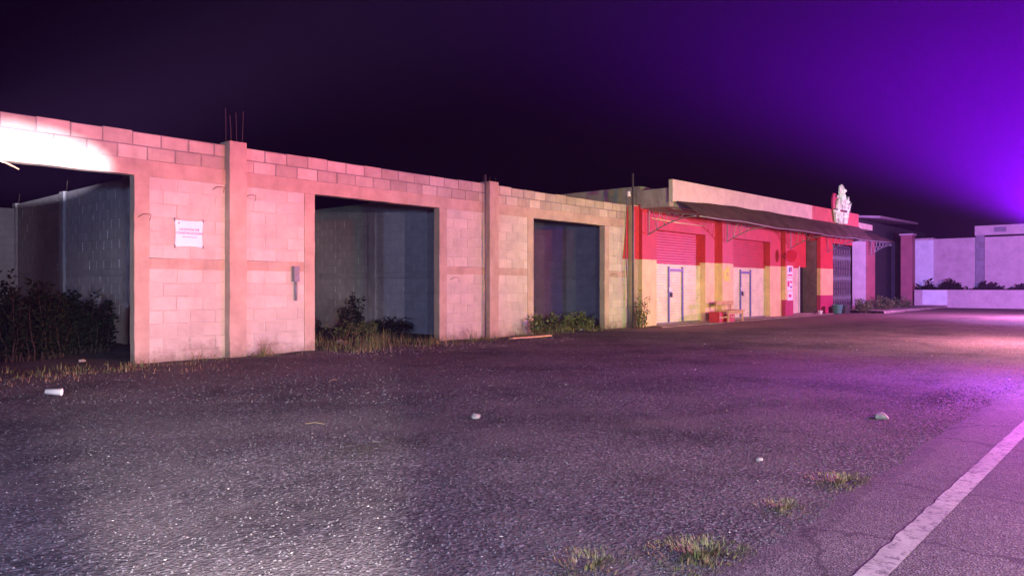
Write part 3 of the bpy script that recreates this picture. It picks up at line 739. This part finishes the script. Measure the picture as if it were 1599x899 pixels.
def bush(name, x, y, r, h, nst, nlf, label, mat='leaf', cat='bush', lsize=.05, spread=.5, ry=None):
    t = empty(name, label, cat); st, lf = MB(), MB(); ry = ry or r
    for i in range(nst):
        an = rnd(0, 2 * pi); r0 = random.random() ** .5; hh = h * rnd(.55, 1.05) * (1 - .35 * r0)
        bx, by = x + r * .75 * r0 * cos(an), y + ry * .75 * r0 * sin(an)
        ex, ey = bx + rnd(-1, 1) * spread * r * .6, by + rnd(-1, 1) * spread * r * .6
        pts = []
        for k in range(6):
            u = k / 5; pts.append(Vector((bx + (ex - bx) * u + .02 * rnd(-1, 1), by + (ey - by) * u + .02 * rnd(-1, 1), hh * u)))
        st.tube(pts, .007 + .004 * h, 4, .002, cap=False)
        for k in range(nlf):
            u = rnd(.12, 1); q = pts[min(4, int(u * 5))].lerp(pts[min(5, int(u * 5) + 1)], (u * 5) % 1)
            a2 = rnd(0, 2 * pi); d = (cos(a2), sin(a2), rnd(-.2, .9)); off = Vector(d) * rnd(.0, .10) * (1.2 - u)
            leaf(lf, q + off, d, lsize * rnd(.6, 1.5), lsize * rnd(.18, .38))
    st.build('stems', 'stem' if mat == 'leaf' else 'stem_dark', t); lf.build('leaves', mat, t); return t
random.seed(21)
# bay 1: dark thicket made of several bushes
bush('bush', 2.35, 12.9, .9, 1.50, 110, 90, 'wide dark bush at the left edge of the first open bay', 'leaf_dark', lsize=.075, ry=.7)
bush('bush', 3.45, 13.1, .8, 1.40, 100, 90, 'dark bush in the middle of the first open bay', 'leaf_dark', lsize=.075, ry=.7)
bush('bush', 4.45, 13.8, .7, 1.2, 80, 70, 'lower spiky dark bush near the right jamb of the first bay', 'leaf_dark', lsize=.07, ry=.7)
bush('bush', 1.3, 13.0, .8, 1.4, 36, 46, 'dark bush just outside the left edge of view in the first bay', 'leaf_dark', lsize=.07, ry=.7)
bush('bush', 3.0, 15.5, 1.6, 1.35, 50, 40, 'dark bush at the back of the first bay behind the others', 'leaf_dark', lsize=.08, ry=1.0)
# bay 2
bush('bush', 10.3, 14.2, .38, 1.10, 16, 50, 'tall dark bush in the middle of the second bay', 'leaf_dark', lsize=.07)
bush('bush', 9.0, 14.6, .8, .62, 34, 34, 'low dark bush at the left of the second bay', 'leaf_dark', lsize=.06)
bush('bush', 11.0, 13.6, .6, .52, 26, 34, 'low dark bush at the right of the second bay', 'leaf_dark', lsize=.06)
bush('bush', 9.8, 13.3, .7, .45, 26, 30, 'low weedy bush behind the grass of the second bay', 'leaf', lsize=.05)
# bay 3
bush('bush', 13.75, 11.8, .34, .98, 18, 46, 'tall leafy bush at the left jamb of the third bay', 'leaf', lsize=.07)
bush('bush', 14.9, 11.7, .7, .55, 34, 36, 'low green bush in the middle of the third bay', 'leaf', lsize=.06)
bush('bush', 15.8, 11.75, .5, .5, 26, 36, 'low green bush at the right jamb of the third bay', 'leaf', lsize=.06)
bush('bush', 12.85, 10.7, .22, .55, 11, 22, 'small broad leaved weed at the foot of the wall left of the third bay', 'leaf', cat='weed', lsize=.075)
bush('shrub', 17.08, 10.62, .25, 1.12, 17, 36, 'wispy upright shrub growing at the foot of the electricity mast', 'leaf', cat='shrub', lsize=.05, spread=1.0)
bush('bush', 33.8, 9.9, .8, .75, 30, 24, 'weedy bush in front of the dark metal gate', 'leaf', lsize=.09, ry=.4)
bush('bush', 36.3, 9.75, .9, .85, 30, 24, 'weedy bush at the foot of the shop end wall', 'leaf', lsize=.09, ry=.4)
bush('bush', 40.2, 10.1, 1.3, .7, 34, 24, 'low weedy bush before the dark shed', 'leaf', lsize=.09, ry=.5)
for i, (yy, hh, lab) in enumerate(((10.0, 1.35, 'dark shrub behind the low wall in front of the white panel'), (8.9, 1.45, 'rounded dark shrub behind the low wall right of the white panel'),
                                   (7.2, 1.45, 'dark shrub behind the low wall beside the grey pilaster'), (5.6, 1.35, 'rightmost dark shrub behind the low wall at the picture edge'))):
    bush('shrub', 45.7, yy, .45, hh + .1, 60, 60, lab, 'leaf_dark', cat='shrub', lsize=.17, ry=1.05)
# strip of weeds along the foot of the wall: uncountable
def strip(label, spans, hmul=1.0, dry=.35, dens=60):
    o = None; a = MB()
    for (x0, x1, y0, y1, h) in spans:
        n = int((x1 - x0) * dens * max(.5, (y1 - y0) * 1.5))
        for i in range(n):
            x = rnd(x0, x1); y = rnd(y0, y1); c = noise.noise((x * 2.2, y * 2.2, 5))
            if c < -.15: continue
            blade(a, x, y, gz(x, y) - .01, h * hmul * rnd(.3, 1.15) * (.6 + c), rnd(.003, .007), rnd(0, 2 * pi), h * rnd(.1, .8))
    return a
g1 = strip('', [(0, 4.3, 10.2, 11.2, .16), (4.3, 7.2, 10.5, 10.95, .15), (7.3, 10.2, 10.2, 12.6, .28), (10.2, 13.0, 10.35, 10.95, .17), (13.1, 16.1, 10.6, 11.8, .35), (16.1, 17.6, 10.4, 10.9, .12), (5.9, 6.6, 10.6, 10.9, .2)], dens=150).build('grass', 'grass'); tag(g1, 'green weeds growing along the foot of the block wall', 'grass', kind='stuff')
g2 = strip('', [(-1, 5, 9.3, 11.1, .10), (0, 17, 10.3, 10.95, .07), (7.4, 10.1, 9.9, 12.5, .22), (32.5, 44, 8.9, 9.8, .15)], dens=80).build('grass', 'straw'); tag(g2, 'dry straw coloured grass in front of the block wall', 'dry grass', kind='stuff')
# tufts beside the road
tuft('grass_tuft', 2.76, 1.44, .30, 2600, .046, 'greenest grass tuft, at the bottom edge of the picture by the road', dry=.45)
tuft('grass_tuft', 2.38, 1.72, .26, 1500, .040, 'second grass tuft at the bottom edge, left of the greenest one', dry=.5)
tuft('grass_tuft', 4.35, 1.38, .34, 2200, .038, 'brownish flat grass tuft closest to the road line, halfway up the verge', dry=.8)
tuft('grass_tuft', 3.66, 1.44, .24, 1200, .034, 'small brownish grass tuft on the verge, between the other tufts', dry=.7)
tuft('grass_tuft', 6.12, 10.72, .22, 120, .34, 'green grass tuft at the foot of the column right of the white notice', dry=.1)
tuft('grass_tuft', 10.7, 10.6, .3, 120, .34, 'arching grass tuft at the right pier of the second bay', dry=.15)
tuft('grass_tuft', 5.15, 10.8, .3, 60, .30, 'sparse weeds at the wall foot under the white notice', dry=.3)
# ================================================================== GROUND DEBRIS
random.seed(3)
def stones(n, fx, size, mat, name, label, flat=.6, kind='stuff'):
    mb = MB(); V = []; F = []
    for i in range(n):
        x, y = fx(); s = size(); z = gz(x, y); an = rnd(0, pi); k = len(V); r = [rnd(.6, 1.2) for _ in range(6)]
        ca, sa = cos(an) * s, sin(an) * s
        V += [(x + ca * r[0], y + sa * r[0], z), (x - sa * r[1] * .8, y + ca * r[1] * .8, z + s * .1), (x - ca * r[2], y - sa * r[2], z), (x + sa * r[3] * .8, y - ca * r[3] * .8, z + s * .1),
              (x + ca * .3 * r[4], y + sa * .2, z + s * flat * r[4]), (x - ca * .3, y - sa * .3 * r[5], z + s * flat * r[5])]
        F += [(k, k + 1, k + 4), (k + 1, k + 5, k + 4), (k + 1, k + 2, k + 5), (k + 2, k + 3, k + 5), (k + 3, k + 4, k + 5), (k + 3, k, k + 4)]
    me = MB(); me.v = V; me.f = F; o = me.build(name, mat); tag(o, label, 'gravel', kind=kind); return o
def inview(zmin, zmax, p=1.0, ymin=1.25, ymax=10.9):
    while True:
        z = zmin + (zmax - zmin) * random.random() ** p; u = rnd(-.74, .72)
        x = (cos(YAW) + u * sin(YAW)) * z; y = (sin(YAW) - u * cos(YAW)) * z
        if ymin < y < ymax: return x, y
stones(26000, lambda: inview(1.8, 9, 1.0), lambda: rnd(.003, .009), 'pebble', 'gravel', 'loose dark gravel scattered over the lot')
stones(9000, lambda: inview(7, 24, 1.2), lambda: rnd(.006, .017), 'pebble', 'gravel', 'coarser gravel farther out on the lot')
stones(900, lambda: inview(2, 16, .9), lambda: rnd(.003, .010), 'chip', 'gravel', 'pale chips and bits of litter among the gravel', flat=.4)
stones(90, lambda: inview(8, 26, .9), lambda: rnd(.010, .024), 'chip', 'gravel', 'pale stones scattered towards the building', flat=.5)
stones(500, lambda: (rnd(7, 13), rnd(9.2, 10.8)), lambda: rnd(.006, .02), 'chip', 'gravel', 'rubble chips below the second bay', flat=.5)
stones(5000, lambda: (1.4 + 9 * random.random() ** 1.2, 1.0 + abs(random.gauss(.0, .16)) + .05), lambda: rnd(.002, .007), 'pebble', 'gravel', 'fine gravel spilling over the broken road edge')
stones(700, lambda: (1.8 + 9 * random.random(), rnd(.2, 1.1)), lambda: rnd(.002, .005), 'pebble', 'gravel', 'stray grit on the road')
stones(1500, lambda: (3.15 + random.gauss(0, .28), 4.08 + random.gauss(0, .12)), lambda: rnd(.003, .012), 'stem_dark', 'litter_and_shadow', 'dark patch of dead leaf litter on the gravel', flat=.3)
stones(900, lambda: (8.3 + random.gauss(0, .4), 1.75 + random.gauss(0, .12)), lambda: rnd(.004, .014), 'stem_dark', 'litter_and_shadow', 'dark flecks standing in for a cast shadow near the road at the right', flat=.3)  # dark flecks set down in place of shadows that have no caster
def rock(name, x, y, s, label, mat='stone', sq=.6):
    vs = []; fs = []; n = 9; m_ = 6
    for j in range(m_ + 1):
        for i in range(n):
            a = 2 * pi * i / n; b = pi * j / m_; d = Vector((sin(b) * cos(a) * 1.25, sin(b) * sin(a), cos(b) * sq)); d *= s * (1 + .35 * noise.noise(d * 1.7 + Vector((x, y, 0))))
            vs.append((x + d.x, y + d.y, gz(x, y) + s * sq * .55 + d.z))
    for j in range(m_):
        for i in range(n): fs.append((j * n + i, j * n + (i + 1) % n, (j + 1) * n + (i + 1) % n, (j + 1) * n + i))
    tag(MB().add(vs, fs).build(name, mat), label, 'rock')
rock('rock', 4.44, 4.37, .040, 'small pale pinkish stone in the middle of the gravel')
rock('rock', 6.70, 1.82, .055, 'pale stone on the gravel near the road line')
rock('rock', 4.55, 1.95, .022, 'small stone left of the pale one by the road')
for (x, y, q, lab) in ((8.6, 12.2, .07, 'broken block lying in the grass of the second bay'), (3.9, 11.9, .045, 'small rubble lump inside the first bay near the jamb'), (15.2, 11.2, .05, 'rubble lump at the threshold of the third bay')):
    rock('rubble_lump', x, y, q, lab)
cup = empty('foam_cup', 'white foam cup lying on its side at the left of the gravel', 'cup')
c = MB().lathe([(0, -.085), (.030, -.085), (.042, .085), (.045, .088), (.039, .086), (.027, -.075), (0, -.075)], (0, 0, 0), 18, 'X').build('cup_body', 'foam', cup, smooth=True)
cup.location = (2.47, 8.33, .055); cup.scale = (.85, .85, .85); cup.rotation_euler = (0, .06, radians(-38))
# sticks and planks
for i, (x, y, L, an, lab) in enumerate(((3.45, 5.1, .16, 2.2, 'thin straw stick lying right of the light patch'), (6.9, 8.9, .22, .8, 'curled straw stick near the second bay'), (5.0, 7.3, .14, .3, 'short straw stick left of the light patch'))):
    o = MB().tube([(x, y, gz(x, y) + .010), (x + L * .5 * cos(an), y + L * .5 * sin(an), gz(x, y) + .022), (x + L * cos(an), y + L * sin(an), gz(x, y) + .010)], .004, 5).build('stick', 'straw'); tag(o, lab, 'stick')
o = MB().box(11.6, 12.9, 10.30, 10.42, .005, .035).build('plank', 'wood'); tag(o, 'weathered plank lying on the ground in front of the middle column', 'plank')
# ================================================================== ADDED HAZE
def haze():
    o = MB().box(-225, 225, -225, 225, -1.2, 8.0).build('haze', 'black'); o['kind'] = 'stuff'; o['label'] = 'thin violet haze added to carry the coloured glow in the sky'
    m = bpy.data.materials.new('haze'); m.use_nodes = True; nt = m.node_tree; nt.nodes.clear()
    v = nt.nodes.new('ShaderNodeVolumePrincipled'); out = nt.nodes.new('ShaderNodeOutputMaterial')
    v.inputs['Color'].default_value = (.66, .32, 1.0, 1); v.inputs['Density'].default_value = .00042  # violet tint puts the sky glow's colour into the added haze
    nt.links.new(v.outputs[0], out.inputs['Volume']); o.data.materials.clear(); o.data.materials.append(m)
haze()
